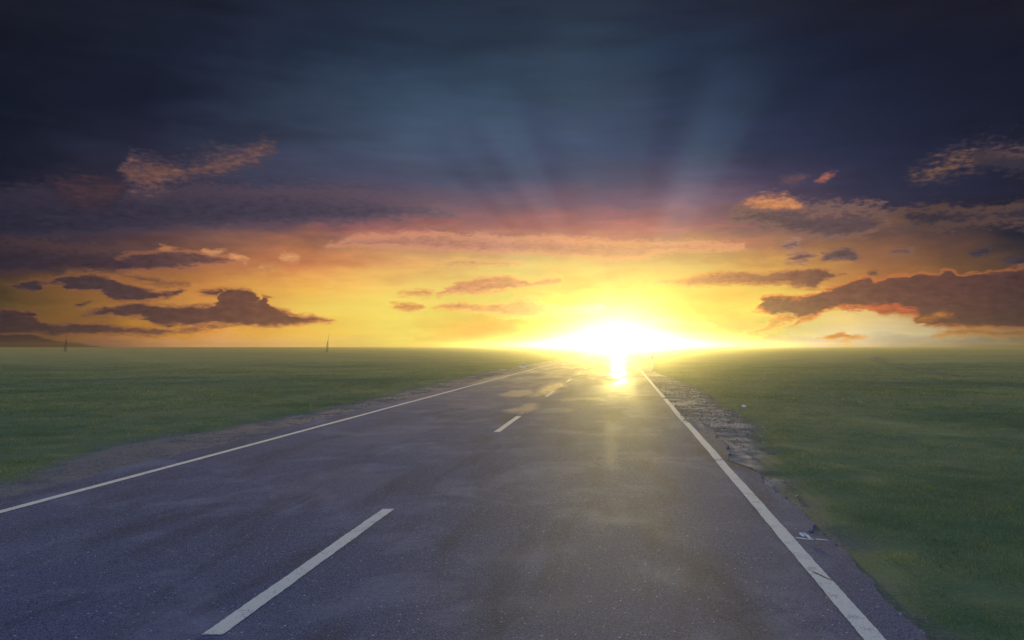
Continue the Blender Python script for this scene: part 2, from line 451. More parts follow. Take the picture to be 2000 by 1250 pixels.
def tag(o, label=None, cat=None, group=None, kind=None):
    if label: o['label'] = label
    if cat: o['category'] = cat
    if group: o['group'] = group
    if kind: o['kind'] = kind


def np_mesh(name, verts, faces, smooth=False):
    """fast mesh from arrays; all faces have the same number of corners"""
    me = bpy.data.meshes.new(name)
    verts = np.asarray(verts, dtype=np.float32); faces = np.asarray(faces, dtype=np.int32)
    k = faces.shape[1]
    me.vertices.add(len(verts)); me.vertices.foreach_set('co', verts.ravel())
    me.loops.add(faces.size); me.loops.foreach_set('vertex_index', faces.ravel())
    me.polygons.add(len(faces)); me.polygons.foreach_set('loop_start', np.arange(0, faces.size, k, dtype=np.int32))
    me.polygons.foreach_set('use_smooth', np.full(len(faces), smooth))
    me.update(); me.validate()
    return me


def grid_mesh(name, X, Y, Z, smooth=True):
    n, m = X.shape
    v = np.stack([X, Y, Z], -1).reshape(-1, 3)
    i = np.arange(n * m).reshape(n, m)
    f = np.stack([i[:-1, :-1], i[:-1, 1:], i[1:, 1:], i[1:, :-1]], -1).reshape(-1, 4)
    return np_mesh(name, v, f, smooth)


rs = np.random.RandomState(5)


def smooth_noise(x, seed, scale):
    """cheap 1-D value noise"""
    r = np.random.RandomState(seed).rand(4096) - 0.5
    u = np.asarray(x) / scale + 1000
    i = np.floor(u).astype(int); f = u - i; f = f * f * (3 - 2 * f)
    return r[i % 4096] * (1 - f) + r[(i + 1) % 4096] * f


def noise2(x, y, seed, scale):
    r = np.random.RandomState(seed).rand(256, 256) - 0.5
    u = np.asarray(x) / scale + 5000; v = np.asarray(y) / scale + 5000
    i = np.floor(u).astype(int); j = np.floor(v).astype(int)
    a = u - i; b = v - j; a = a * a * (3 - 2 * a); b = b * b * (3 - 2 * b)
    g = lambda p, q: r[p % 256, q % 256]
    return (g(i, j) * (1 - a) + g(i + 1, j) * a) * (1 - b) + (g(i, j + 1) * (1 - a) + g(i + 1, j + 1) * a) * b


# ------------------------------------------------------------------ road geometry (straight, t measured sideways)
SL = 0.1465


def X_left(Y):  return -5.70 + SL * Y
def X_mid(Y):   return -2.14 + 0.1455 * Y
def X_right(Y): return np.where(np.asarray(Y) < 60, 1.33 + 0.151 * np.asarray(Y), 1.33 + 0.151 * 60 + SL * (np.asarray(Y) - 60))


# broken right edge of the asphalt, traced
edge_px = [(1574,1039),(1586,1023),(1572,1003),(1552,982),(1533,969),(1508,954),(1488,943),(1485,932),(1482,924),(1470,914),(1456,908),(1440,903),(1424,897),(1424,890),(1427,882),(1420,870),(1408,860),(1398,848),(1390,838),(1379,828),(1366,825),(1354,822),(1334,818),(1318,800),(1300,781),(1296,777),(1290,770)]
edge = np.array([P(*p) for p in edge_px])
edge_t = edge[:, 0] - X_right(edge[:, 1])
e0 = P(1628, 1060)
eY = np.concatenate([[-40, 2.0, 4.2, e0[1]], edge[:, 1], [33, 60, 2000]])
eT = np.concatenate([[0.30, 0.28, 0.28, e0[0] - float(X_right(e0[1]))], edge_t, [0.10, 0.10, 0.1]])


def t_edge_right(Y):
    Y = np.asarray(Y, dtype=float)
    t = np.interp(Y, eY, eT)
    return t + (smooth_noise(Y, 3, 0.12) * 0.05 + smooth_noise(Y, 4, 0.035) * 0.025 + smooth_noise(Y, 8, 0.6) * 0.05) * np.clip(Y / 6, 0.3, 1.2)


# limit of the grass, right side (traced) and left side
gr_px = [(1900,1300),(1820,1250),(1750,1180),(1700,1130),(1650,1085),(1628,1056),(1602,1030),(1580,1005),(1556,978),(1524,935),(1500,895),(1486,862),(1468,828),(1446,810),(1412,794),(1392,778),(1373,764),(1353,752),(1330,744),(1310,736),(1290,728),(1275,722),(1262,712),(1246,702)]
gr = np.array([P(*p) for p in gr_px])
gY = np.concatenate([[-40], gr[:, 1], [2000]])
gT = np.concatenate([[1.2], gr[:, 0] - X_right(gr[:, 1]), [1.0]])
gl_px = [(0,925),(96,900),(160,871),(272,855),(416,832),(600,799),(700,778),(800,757),(900,733),(1000,714),(1080,702)]
glp = np.array([P(*p) for p in gl_px])
lY = np.concatenate([[-40, 4], glp[:, 1], [2000]])
lT = np.concatenate([[-1.8, -1.8], (glp[:, 0] - X_left(glp[:, 1])) * 0.85, [-1.7]])


def soil_amount(X, Y):
    """1 on bare verge, 0 on grass; positive distance inside the verge, metres"""
    a = np.interp(Y, gY, gT) + smooth_noise(Y, 21, 0.7) * 0.25 - (X - X_right(Y))
    b = (X - X_left(Y)) - (np.interp(Y, lY, lT) + smooth_noise(Y, 22, 0.9) * 0.4)
    return np.minimum(a, b)


def rise(X, Y):
    """the plain lifts almost imperceptibly towards the horizon"""
    return 0.95 * np.clip((np.hypot(X, Y) - 150) / 750, 0, 1) ** 1.3


def hump(X, Y):
    return noise2(X, Y, 31, 9.0) * 0.10 + noise2(X, Y, 32, 2.6) * 0.035


# ------------------------------------------------------------------ ground
def nonuni(a0, a1, first, grow):
    out = [0.0]; st = first
    while out[-1] < a1 - a0:
        out.append(out[-1] + st); st *= grow
    out = np.array(out); out[-1] = a1 - a0
    return out + a0


def build_ground():
    ys = np.concatenate([-np.flip(nonuni(2.0, 120, 1.5, 1.25)) + 3.5, np.arange(1.8, 20, 0.09), nonuni(20, 900, 0.11, 1.017)])
    xr = np.concatenate([np.arange(-3.5, 5.0, 0.09), nonuni(5.0, 950, 0.11, 1.06)])
    xl = np.concatenate([-np.flip(nonuni(9.5, 950, 0.2, 1.06)), np.arange(-9.4, -5.2, 0.1), np.arange(-5.0, -3.6, 0.5)])
    xs = np.concatenate([xl, xr])
    Yg, T = np.meshgrid(ys, xs, indexing='ij')
    X = T + np.clip(SL * Yg, -10, 250)
    s = soil_amount(X, Yg)
    grass = np.clip(-s / 0.5, 0, 1)
    Z = -0.035 + 0.03 * grass + hump(X, Yg) * np.clip(-s / 2.5, 0, 1) + noise2(X, Yg, 33, .35) * .012
    far = np.clip((np.hypot(X, Yg) - 60) / 400, 0, 1)
    Z = Z * (1 - far) + (-0.02) * far + rise(X, Yg)
    me = grid_mesh('ground', X, Yg, Z)
    at = me.attributes.new('soil', 'FLOAT', 'POINT')
    at.data.foreach_set('value', s.astype(np.float32).ravel())
    m = bpy.data.materials.new('turf_and_verge'); m.use_nodes = True
    g = N(m.node_tree)
    geo = g.node('ShaderNodeNewGeometry'); pos = E(g, geo.outputs['Position'])
    a = g.node('ShaderNodeAttribute', attribute_name='soil')
    so = E(g, a.outputs['Fac'])
    n_big = g.noise(pos, 0.22, 5, 0.6)
    n_mid = g.noise(pos, 1.3, 6, 0.65)
    n_fine = g.noise(pos, 38.0, 4, 0.7)
    n_vf = g.noise(pos, 160.0, 3, 0.7)
    n_far = g.noise(pos, 0.03, 6, 0.6)
    gm = n_big * 0.5 + n_mid * 0.35 + n_fine * 0.35 + n_far * 0.3
    turf = g.ramp(g.rng(gm, 0.55, 0.95), [(0.0, (.018,.054,.026)), (0.35, (.050,.112,.050)), (0.6, (.110,.155,.070)), (0.85, (.17,.16,.085)), (1.0, (.27,.24,.14))])
    # pale gravelly, silty soil
    vd = g.vor(pos, 42.0); vc = g.vor(pos, 42.0, 'Color')
    vr, _, _ = g.sep(vc)
    soil = g.mix(g.rng(n_mid, 0.35, 0.65), (.070,.070,.085), (.125,.118,.12))
    soil = g.mix(g.rng(vr, 0.2, 0.9) * 0.6, soil, (.26,.24,.22))
    soil = g.mix(g.rng(n_vf, 0.5, 0.75) * 0.7, soil, (.035,.032,.034))
    # boundary is ragged: tufts eat into the verge
    bl = g.rng(so + (n_mid - 0.5) * 0.9 + (n_fine - 0.5) * 0.9, -0.28, 0.22, kind='SMOOTHSTEP')
    col = g.mix(bl, turf, soil)
    silt = g.rng(n_mid + (n_big - 0.5) * 0.6, 0.40, 0.54) * g.rng(so, 0.02, 0.2)
    px_, py_, _z = g.sep(pos)
    soil2 = g.mix(silt * g.rng(px_ - py_ * SL, -1.0, 1.0, 0.12, 0.8), soil, (.30,.285,.275))
    col = g.mix(bl, turf, soil2)
    rough = g.rng(silt, 0, 1, 0.85, 0.30)
    hgt = n_fine * 0.7 + n_vf * 0.4 + (1.0 - vd) * (bl * 0.5)
    bump = g.node('ShaderNodeBump'); bump.inputs['Strength'].default_value = 0.75; bump.inputs['Distance'].default_value = 0.02
    g.put(bump.inputs['Height'], hgt)
    b = g.node('ShaderNodeBsdfPrincipled')
    g.put(b.inputs['Base Color'], col); g.put(b.inputs['Roughness'], rough)
    g.put(b.inputs['Specular IOR Level'], g.rng(silt * bl, 0, 1, 0.12, 0.5))
    g.put(b.inputs['Sheen Weight'], g.rng(bl, 0, 1, 0.20, 0.15))
    b.inputs['Sheen Roughness'].default_value = 0.30
    b.inputs['Sheen Tint'].default_value = (1.0, .86, .42, 1)  # yellow sheen imitates the low sun's glow over the field
    m.node_tree.links.new(bump.outputs[0], b.inputs['Normal'])
    o = g.node('ShaderNodeOutputMaterial'); m.node_tree.links.new(b.outputs[0], o.inputs[0])
    link('ground', me, m, kind='structure')


build_ground()


# ------------------------------------------------------------------ road
def asphalt():
    m = bpy.data.materials.new('asphalt'); m.use_nodes = True
    g = N(m.node_tree)
    geo = g.node('ShaderNodeNewGeometry'); pos = E(g, geo.outputs['Position'])
    x, y, z = g.sep(pos)
    t = x - y * SL                                   # sideways place on the road
    lane = g.xyz(t * 1.6, y * 0.35)
    worn = g.noise(lane, 1.0, 6, 0.6, 0.5)
    blot = g.noise(pos, 0.9, 6, 0.65, 0.4)
    fine = g.noise(pos, 95.0, 3, 0.75)
    fine2 = g.noise(pos, 330.0, 2, 0.7)
    vd = g.vor(pos, 120.0); vr, vg, _ = g.sep(g.vor(pos, 120.0, 'Color'))
    col = g.mix(g.rng(fine, 0.41, 0.59), (.008,.014,.042), (.088,.108,.215))
    n30 = g.noise(pos, 28.0, 3, 0.7)
    col = g.mix(g.rng(n30, 0.42, 0.58) * 0.45, col, (.050,.056,.092))
    col = g.mix(g.rng(vr, 0.55, 1.0) * 0.5, col, (.19,.19,.22))
    col = g.mix(g.rng(vg, 0.995, 0.998) * 0.9, col, (.60,.60,.58))
    col = g.mix(g.rng(blot, 0.50, 0.66) * 0.55, col, (.17,.178,.235))
    col = g.mix(g.rng(worn, 0.50, 0.32) * 0.7, col, (.020,.023,.045))
    # polished patches (traced in ground metres): centre(x,y), half sizes, strength
    patches = [(P(1078, 758), 0.55, 6.0, 1.0), (P(1012, 768), 0.60, 2.4, .9), (P(1022, 798), 0.40, 2.0, .9), (P(1130, 780), .9, 0.8, .6), (P(1262, 774), .9, .6, .5),
               (P(1085, 800), .5, 1.0, .5), (P(930, 790), .8, 1.6, .4), (P(1194, 850), 0.14, 3.5, .10), (P(1290, 748), .5, 2.0, .6), (P(660, 945), .6, 1.3, .35), (P(1110, 706), 4.0, 34, .6), (P(1190, 700), 3.0, 40, .5), (P(760, 845), .8, 1.6, .25)]
    wet = None
    wx = x + (blot - 0.5) * 0.5 + (fine - .5) * .25; wy = y + (worn - 0.5) * 4.0
    for (cx, cy), a, b_, k in patches:
        dx = (wx - (wy - cy) * SL - cx) * (1 / a); dy = (wy - cy) * (1 / b_)
        d = g.rng(dx * dx + dy * dy, 1.3, 0.2, 0, k, 'SMOOTHSTEP')
        wet = d if wet is None else wet.max(d)
    # farther on the road is still damp from rain, in ragged sheets
    wn = g.noise(g.xyz(t * 0.75, y * 0.16 + 3.0), 1.0, 6, 0.62, 0.4)
    damp = g.rng(wn + (fine - .5) * .35, 0.34, 0.56) * g.rng(y, 9.0, 45.0, 0, 1, 'SMOOTHSTEP') * 0.9
    wet = wet.max(damp)
    # wheel tracks slightly polished
    tr = None
    for c in (-4.75, -3.05, -1.2, 0.5):
        d = g.rng(g.m('ABSOLUTE', t - c + (blot - .5) * .3), 0.42, 0.05, 0, 1, 'SMOOTHSTEP')
        tr = d if tr is None else tr.max(d)
    rough = 0.78 - tr * 0.02 - g.rng(blot, 0.45, 0.7) * 0.05 - wet * 0.50 + (fine - 0.5) * 0.12
    hgt = fine * 0.8 + fine2 * 0.3 + (1.0 - vd) * 0.6
    bump = g.node('ShaderNodeBump'); bump.inputs['Distance'].default_value = 0.006
    g.put(bump.inputs['Strength'], 0.6 - wet * 0.52)
    g.put(bump.inputs['Height'], hgt)
    b = g.node('ShaderNodeBsdfPrincipled')
    g.put(b.inputs['Base Color'], col); g.put(b.inputs['Roughness'], rough)
    g.put(b.inputs['Specular IOR Level'], wet * 0.55 + 0.20)
    # warm sheen tint stands in for sun glow at grazing angles
    g.put(b.inputs['Sheen Weight'], g.rng(fine + (n30 - 0.5) * 0.7, 0.38, 0.62, 0.0, 0.42))
    b.inputs['Sheen Roughness'].default_value = 0.2
    b.inputs['Sheen Tint'].default_value = (1.0, .84, .70, 1)
    m.node_tree.links.new(bump.outputs[0], b.inputs['Normal'])
    o = g.node('ShaderNodeOutputMaterial'); m.node_tree.links.new(b.outputs[0], o.inputs[0])
    return m


def build_road():
    ys = np.concatenate([-np.flip(nonuni(2.0, 60, 1.5, 1.3)) + 3.5, np.arange(1.8, 24, 0.02), nonuni(24, 897, 0.05, 1.03)])
    u = np.linspace(0, 1, 60)
    L = X_left(ys) - 0.55 + smooth_noise(ys, 12, 0.5) * 0.14 + smooth_noise(ys, 13, .08) * 0.05
    R = X_right(ys) + t_edge_right(ys)
    uu = np.concatenate([[0], [0, 0.0004], u[1:-1], [0.9996, 1], [1]])
    X = L[:, None] + (R - L)[:, None] * uu[None, :]
    Y = np.repeat(ys[:, None], len(uu), 1)
    camber = 0.0 * X
    Z = camber + noise2(X, Y, 41, 1.7) * 0.004 + rise(X, Y)
    Z[:, 0] -= 0.09; Z[:, -1] -= 0.09
    me = grid_mesh('road', X, Y, Z)
    m = asphalt()
    road = link('road', me, m, kind='structure')

    # paint
    pm = bpy.data.materials.new('road_paint'); pm.use_nodes = True
    g = N(pm.node_tree)
    geo = g.node('ShaderNodeNewGeometry'); pos = E(g, geo.outputs['Position'])
    n1 = g.noise(pos, 6.0, 5, 0.6); n2 = g.noise(pos, 110.0, 3, 0.7)
    col = g.mix(g.rng(n1, 0.35, 0.7), (.54,.52,.44), (.68,.65,.56))
    col = g.mix(g.rng(n2 + (n1 - 0.5) * 0.9, 0.56, 0.66) * 0.75, col, (.16,.16,.18))
    bump = g.node('ShaderNodeBump'); bump.inputs['Strength'].default_value = 0.5; bump.inputs['Distance'].default_value = 0.003
    g.put(bump.inputs['Height'], n2)
    b = g.node('ShaderNodeBsdfPrincipled'); g.put(b.inputs['Base Color'], col)
    b.inputs['Roughness'].default_value = 0.55
    b.inputs['Sheen Weight'].default_value = 0.7; b.inputs['Sheen Roughness'].default_value = 0.25; b.inputs['Sheen Tint'].default_value = (1, .9, .7, 1)  # warm sheen puts the sun's glow onto the far lines
    pm.node_tree.links.new(bump.outputs[0], b.inputs['Normal'])
    o = g.node('ShaderNodeOutputMaterial'); pm.node_tree.links.new(b.outputs[0], o.inputs[0])

    def stripe(name, fx, y0, y1, w, label, rag=0.006, skip=(), shift=None, step=0.012):
        yy = np.arange(y0, min(y1, 30), step)
        if y1 > 30:
            yy = np.concatenate([yy, nonuni(max(y0, 30), y1, 0.2, 1.02)])
        cx = fx(yy)
        if shift is not None:
            cx = cx + shift(yy)
        h = w / 2
        l = cx - h + (smooth_noise(yy, 51, .03) + smooth_noise(yy, 53, .2)) * rag
        r = cx + h + (smooth_noise(yy, 52, .03) + smooth_noise(yy, 54, .25)) * rag
        V, Fc = [], []
        us = np.linspace(0, 1, 4)
        X = l[:, None] + (r - l)[:, None] * us; Yv = np.repeat(yy[:, None], 4, 1)
        Z = noise2(X, Yv, 41, 1.7) * 0.004 + 0.005 + 0.00002 * Yv + rise(X, Yv)
        i = np.arange(X.size).reshape(X.shape)
        f = np.stack([i[:-1, :-1], i[:-1, 1:], i[1:, 1:], i[1:, :-1]], -1)
        keep = np.ones(f.shape[:2], bool)
        for a, b2 in skip:
            ym = (Yv[:-1, :-1] + Yv[1:, :-1]) / 2
            wob = smooth_noise(X[:-1, :-1] + 3, 61, .02) * 0.10
            keep &= ~((ym > a + wob) & (ym < b2 + wob * .5))
        f = f[keep].reshape(-1, 4)
        me = np_mesh(name, np.stack([X, Yv, Z], -1).reshape(-1, 3), f, True)
        return link(name, me, pm, parent=road, label=label)

    def bend(Y):   # the paint jogs sideways where the asphalt is cracked
        return np.where(Y > 14.6, -0.02, 0.0) + smooth_noise(Y, 71, 1.3) * 0.010

    stripe('edge_line', X_left, -50, 890, 0.105, 'solid white edge line on the left side of the road', rag=0.004)
    stripe('edge_line', X_right, -50, 890, 0.115, 'white edge line on the right, broken by cracks', rag=0.005,
           skip=((9.64, 9.68), (14.50, 14.58), (21.0, 21.5)), shift=bend)
    k = 0
    y = 3.80 - 9.03
    while y < 300:
        stripe('centre_dash', X_mid, y, y + 2.95, 0.112, None, rag=0.006)
        y += 9.03
    # sprayed survey mark by the broken edge
    cm = mat('mark_paint', (.62, .66, .68), .6)
    def pg(x, y): p = P(x, y); return (p[0], p[1], 0.007)
    bm = bmesh.new()
    def seg(pts, wpx):
        vs = []
        for (x, y), w in zip(pts, wpx):
            p = Vector(pg(x, y)); vs.append((p, w))
        for (a, wa), (b3, wb) in zip(vs[:-1], vs[1:]):
            d = (b3 - a).normalized(); n = Vector((-d.y, d.x, 0))
            q = [bm.verts.new(a + n * wa), bm.verts.new(b3 + n * wb), bm.verts.new(b3 - n * wb), bm.verts.new(a - n * wa)]
            bm.faces.new(q)
    seg([(1554,1051.5),(1566,1053.0),(1576,1054.5),(1589,1054.5)], [.012,.017,.015,.012])
    seg([(1593,1054.5),(1604,1055.3),(1618,1057)], [.013,.014,.004])
    seg([(1575,1043),(1566,1041.5),(1565,1045),(1570,1049.5)], [.004,.018,.016,.01])
    seg([(1568,1042),(1576,1047),(1582,1053)], [.008,.014,.012])
    me = bpy.data.meshes.new('survey_mark'); bm.to_mesh(me); bm.free()
    link('survey_mark', me, cm, parent=road, label='pale sprayed survey mark beside the broken right edge')
    # cracks: thin dark tar-filled gaps, laid on the asphalt
    km = mat('crack_dark', (.012, .012, .014), .9)
    def crack(pts, w):
        V = []; Fq = []
        P3 = [np.array(P(*p)) for p in pts]
        line = []
        for a, b4 in zip(P3[:-1], P3[1:]):
            n = max(2, int(np.linalg.norm(b4 - a) / 0.03))
            for q in range(n):
                line.append(a + (b4 - a) * q / n)
        line.append(P3[-1]); line = np.array(line)
        s = np.arange(len(line)) * 0.03
        seed = int(pts[0][0])
        line[:, 1] += (smooth_noise(s, seed, .09) + smooth_noise(s, seed + 1, .3) * 1.5) * 0.07
        ww = w * (0.6 + 0.9 * np.abs(smooth_noise(s, seed + 2, .1)) * 2)
        d = np.gradient(line, axis=0); d /= np.linalg.norm(d, axis=1)[:, None] + 1e-9
        nrm = np.stack([-d[:, 1], d[:, 0]], 1)
        a = line + nrm * ww[:, None]; b5 = line - nrm * ww[:, None]
        X = np.stack([a[:, 0], b5[:, 0]], 1); Yv = np.stack([a[:, 1], b5[:, 1]], 1)
        me = grid_mesh('crack', X, Yv, np.full_like(X, 0.0085))
        link('crack', me, km, parent=road)
    crack([(1405,897),(1424,901),(1452,912),(1480,922)], .010)
    crack([(1322,819),(1345,824),(1375,829),(1385,834)], .014)
    crack([(1374,846),(1390,843),(1402,842)], .012)
    crack([(1374,855),(1395,853),(1410,853)], .010)
    crack([(1040,768),(1120,772),(1200,771),(1290,777)], .03)
    crack([(1458,965),(1485,972),(1500,975)], .004)
    crack([(1590,1120),(1625,1135)], .004)


build_road()


# ------------------------------------------------------------------ grass blades, gravel
def build_grass():
    n = 420000
    # density falls with distance from the camera, blade size rises
    Y = np.exp(rs.rand(n) * (math.log(70) - math.log(2.6)) + math.log(2.6))
    half = Y * 0.80 + 1.5
    X = (rs.rand(n) * 2 - 1) * half
    s = soil_amount(X, Y)
    clump = noise2(X, Y, 81, 0.5) + noise2(X, Y, 82, 2.1) * 0.8
    keep = (-s + clump * 0.45 + (rs.rand(n) - .5) * .35 > 0.02)
    keep &= (clump > -0.45 + rs.rand(n) * 0.2)
    X, Y, clump, s = X[keep], Y[keep], clump[keep], s[keep]
    n = len(X)
    Z = -0.035 + 0.03 * np.clip(-s / .5, 0, 1) + hump(X, Y) * np.clip(-s / 2.5, 0, 1) + noise2(X, Y, 33, .35) * .012
    far = np.clip((np.hypot(X, Y) - 60) / 400, 0, 1); Z = Z * (1 - far) - .02 * far
    h = (0.014 + 0.022 * rs.rand(n)) * (1 + clump * 0.5) * np.clip(Y / 14, 1, 1.5) * np.clip(0.55 + -s, .5, 1)
    w = (0.0022 + 0.0018 * rs.rand(n)) * np.clip(Y / 4, 1, 7)
    az = rs.rand(n) * math.pi
    lean = rs.rand(n) * 1.0 * h; la = rs.rand(n) * 2 * math.pi
    dx, dy = np.cos(az) * w / 2, np.sin(az) * w / 2
    a = np.stack([X - dx, Y - dy, Z - .004], 1); b = np.stack([X + dx, Y + dy, Z - .004], 1)
    c = np.stack([X + np.cos(la) * lean, Y + np.sin(la) * lean, Z + h], 1)
    V = np.stack([a, b, c], 1).reshape(-1, 3)
    me = np_mesh('grass', V, np.arange(3 * n).reshape(-1, 3))
    at = me.attributes.new('tone', 'FLOAT', 'POINT')
    at.data.foreach_set('value', np.repeat(rs.rand(n), 3).astype(np.float32))
    m = bpy.data.materials.new('grass_blade'); m.use_nodes = True
    g = N(m.node_tree)
    geo = g.node('ShaderNodeNewGeometry'); pos = E(g, geo.outputs['Position'])
    tn = E(g, g.node('ShaderNodeAttribute', attribute_name='tone').outputs['Fac'])
    nb = g.noise(pos, 0.22, 5, 0.6); nm = g.noise(pos, 1.3, 6, 0.65)
    k = nb * 0.9 + nm * 0.6 + tn * 0.45
    col = g.ramp(g.rng(k, 0.66, 1.15), [(0.0, (.018,.064,.030)), (0.4, (.052,.130,.054)), (0.7, (.130,.180,.080)), (1.0, (.34,.31,.17))])
    d = g.node('ShaderNodeBsdfPrincipled'); g.put(d.inputs['Base Color'], col)
    d.inputs['Roughness'].default_value = .5; d.inputs['Specular IOR Level'].default_value = .3
    tr = g.node('ShaderNodeBsdfTranslucent'); g.put(tr.inputs[0], g.mix(0.5, col, (.36, .40, .10)))
    mx = g.node('ShaderNodeMixShader'); mx.inputs[0].default_value = .5
    L = m.node_tree.links
    L.new(d.outputs[0], mx.inputs[1]); L.new(tr.outputs[0], mx.inputs[2])
    o = g.node('ShaderNodeOutputMaterial'); L.new(mx.outputs[0], o.inputs[0])
    link('grass', me, m, label='short green and straw coloured turf covering the flat fields', cat='grass', kind='stuff')


def build_gravel():
    # loose stones of the verges
    n = 150000
    Y = np.exp(rs.rand(n) * (math.log(60) - math.log(3.0)) + math.log(3.0))
    side = rs.rand(n) < 0.5
    Xr = X_right(Y) + rs.rand(n) * 4.6 - 0.05
    Xl = X_left(Y) - 0.3 - rs.rand(n) * 2.6
    X = np.where(side, Xr, Xl)
    s = soil_amount(X, Y)
    tr_ = X - X_right(Y)
    off = (tr_ > t_edge_right(Y) + 0.0) | (X < X_left(Y) - 0.62)
    cl = noise2(X, Y, 91, 0.4) + noise2(X, Y, 92, 1.3)
    dens = np.where(side & (Y > 13) & (Y < 34), 1.0, np.where(side, 0.22, 0.5))
    keep = off & (s > -0.12) & (rs.rand(n) < dens * np.clip(0.55 + cl, 0, 1))
    # a few grains strewn on the asphalt next to the verge
    keep |= (~off) & side & (Y > 13) & (Y < 24) & (rs.rand(n) < 0.05) & (tr_ > -0.5)
    X, Y, off = X[keep], Y[keep], off[keep]
    n = len(X)
    r = (0.005 + 0.012 * rs.rand(n) ** 3) * np.clip(Y / 9, .8, 2.0) * np.where(X > X_mid(Y), 1.0, 0.6)
    Z = np.where(off, -0.035, 0.0) + r * 0.3
    base = np.array([(1,0,0),(-1,0,0),(0,1,0),(0,-1,0),(0,0,1),(0,0,-1)], float)
    f0 = np.array([(0,2,4),(2,1,4),(1,3,4),(3,0,4),(2,0,5),(1,2,5),(3,1,5),(0,3,5)])
    V = base[None] * (0.7 + 0.6 * rs.rand(n, 6, 1)); V[:, :, 2] *= 0.65
    a = rs.rand(n) * 6.28; ca, sa = np.cos(a)[:, None], np.sin(a)[:, None]
    vx = V[:, :, 0] * ca - V[:, :, 1] * sa; vy = V[:, :, 0] * sa + V[:, :, 1] * ca
    V = np.stack([vx * r[:, None] + X[:, None], vy * r[:, None] + Y[:, None], V[:, :, 2] * r[:, None] + Z[:, None]], -1)
    Fc = (np.arange(n)[:, None, None] * 6 + f0[None]).reshape(-1, 3)
    me = np_mesh('gravel', V.reshape(-1, 3), Fc)
    m = bpy.data.materials.new('stone'); m.use_nodes = True
    g = N(m.node_tree)
    geo = g.node('ShaderNodeNewGeometry'); rnd = E(g, geo.outputs['Random Per Island'])
    col = g.ramp(rnd, [(0, (.07,.06,.055)), (.5, (.17,.145,.12)), (.85, (.28,.24,.20)), (1, (.45,.41,.36))])
    b = g.node('ShaderNodeBsdfPrincipled'); g.put(b.inputs['Base Color'], col); b.inputs['Roughness'].default_value = .7
    o = g.node('ShaderNodeOutputMaterial'); m.node_tree.links.new(b.outputs[0], o.inputs[0])
    link('gravel', me, m, label='loose grey and brown grit strewn along both road verges', cat='gravel', kind='stuff')


build_grass()
build_gravel()


# ------------------------------------------------------------------ footpath trace in the right field
def build_path():
    px = [(1722,695.5),(1712,696.5),(1706,699),(1706,701.5),(1712,705),(1730,709.5),(1760,717),(1800,724.5),(1830,729.5),(1870,733),(1930,738)]
    pts = [P(*p) for p in px]
    line = []
    for i in range(len(pts) - 1):
        p0 = np.array(pts[max(i - 1, 0)]); p1 = np.array(pts[i]); p2 = np.array(pts[i + 1]); p3 = np.array(pts[min(i + 2, len(pts) - 1)])
        for q in range(24):
            t = q / 24
            line.append(.5 * ((2 * p1) + (-p0 + p2) * t + (2 * p0 - 5 * p1 + 4 * p2 - p3) * t * t + (-p0 + 3 * p1 - 3 * p2 + p3) * t ** 3))
    line = np.array(line)
    d = np.gradient(line, axis=0); d /= np.linalg.norm(d, axis=1)[:, None]
    nrm = np.stack([-d[:, 1], d[:, 0]], 1)
    s = np.arange(len(line))
    w = 0.22 + 0.25 * smooth_noise(s, 5, 6)
    w = w * np.clip((len(line) - s) / 60, 0.1, 1)
    us = np.linspace(-1, 1, 5)
    X = line[:, 0:1] + nrm[:, 0:1] * w[:, None] * us; Y = line[:, 1:2] + nrm[:, 1:2] * w[:, None] * us
    sdist = soil_amount(X, Y)
    Z = -0.005 + hump(X, Y) * np.clip(-sdist / 2.5, 0, 1) + noise2(X, Y, 33, .35) * .012
    far = np.clip((np.hypot(X, Y) - 60) / 400, 0, 1); Z = Z * (1 - far) - .02 * far + 0.03
    me = grid_mesh('path', X, Y, Z)
    m = bpy.data.materials.new('trodden_straw'); m.use_nodes = True
    g = N(m.node_tree)
    geo = g.node('ShaderNodeNewGeometry'); pos = E(g, geo.outputs['Position'])
    n1 = g.noise(pos, 3.0, 5, 0.6)
    b = g.node('ShaderNodeBsdfPrincipled'); g.put(b.inputs['Base Color'], g.mix(g.rng(n1, .4, .6), (.10,.11,.05), (.26,.22,.14)))
    b.inputs['Roughness'].default_value = .8
    o = g.node('ShaderNodeOutputMaterial'); m.node_tree.links.new(b.outputs[0], o.inputs[0])
    link('path', me, m, kind='structure')


build_path()


# ------------------------------------------------------------------ objects
def empty(name, loc, rz=0):
    o = bpy.data.objects.new(name, None); COL.objects.link(o)
    o.location = loc; o.rotation_euler = (0, 0, rz); o.empty_display_size = .3
    return o


def loft(rings, cap=True):
    bm = bmesh.new()
    R = [[bm.verts.new(v) for v in r] for r in rings]
    n = len(R[0])
    for a, b in zip(R[:-1], R[1:]):
        for i in range(n):
            bm.faces.new((a[i], a[(i + 1) % n], b[(i + 1) % n], b[i]))
    if cap:
        bm.faces.new(list(reversed(R[0]))); bm.faces.new(R[-1])
    bmesh.ops.recalc_face_normals(bm, faces=bm.faces)
    return bm


def bm_obj(name, bm, m, parent, bevel=0, label=None):
    if bevel:
        bmesh.ops.bevel(bm, geom=list(bm.edges), offset=bevel, segments=2, affect='EDGES')
    me = bpy.data.meshes.new(name); bm.to_mesh(me); bm.free()
    return link(name, me, m, parent=parent, label=label)


def box(cx, cy, cz, sx, sy, sz):
    return loft([[(cx - sx / 2, cy - sy / 2, z), (cx + sx / 2, cy - sy / 2, z), (cx + sx / 2, cy + sy / 2, z), (cx - sx / 2, cy + sy / 2, z)] for z in (cz - sz / 2, cz + sz / 2)])


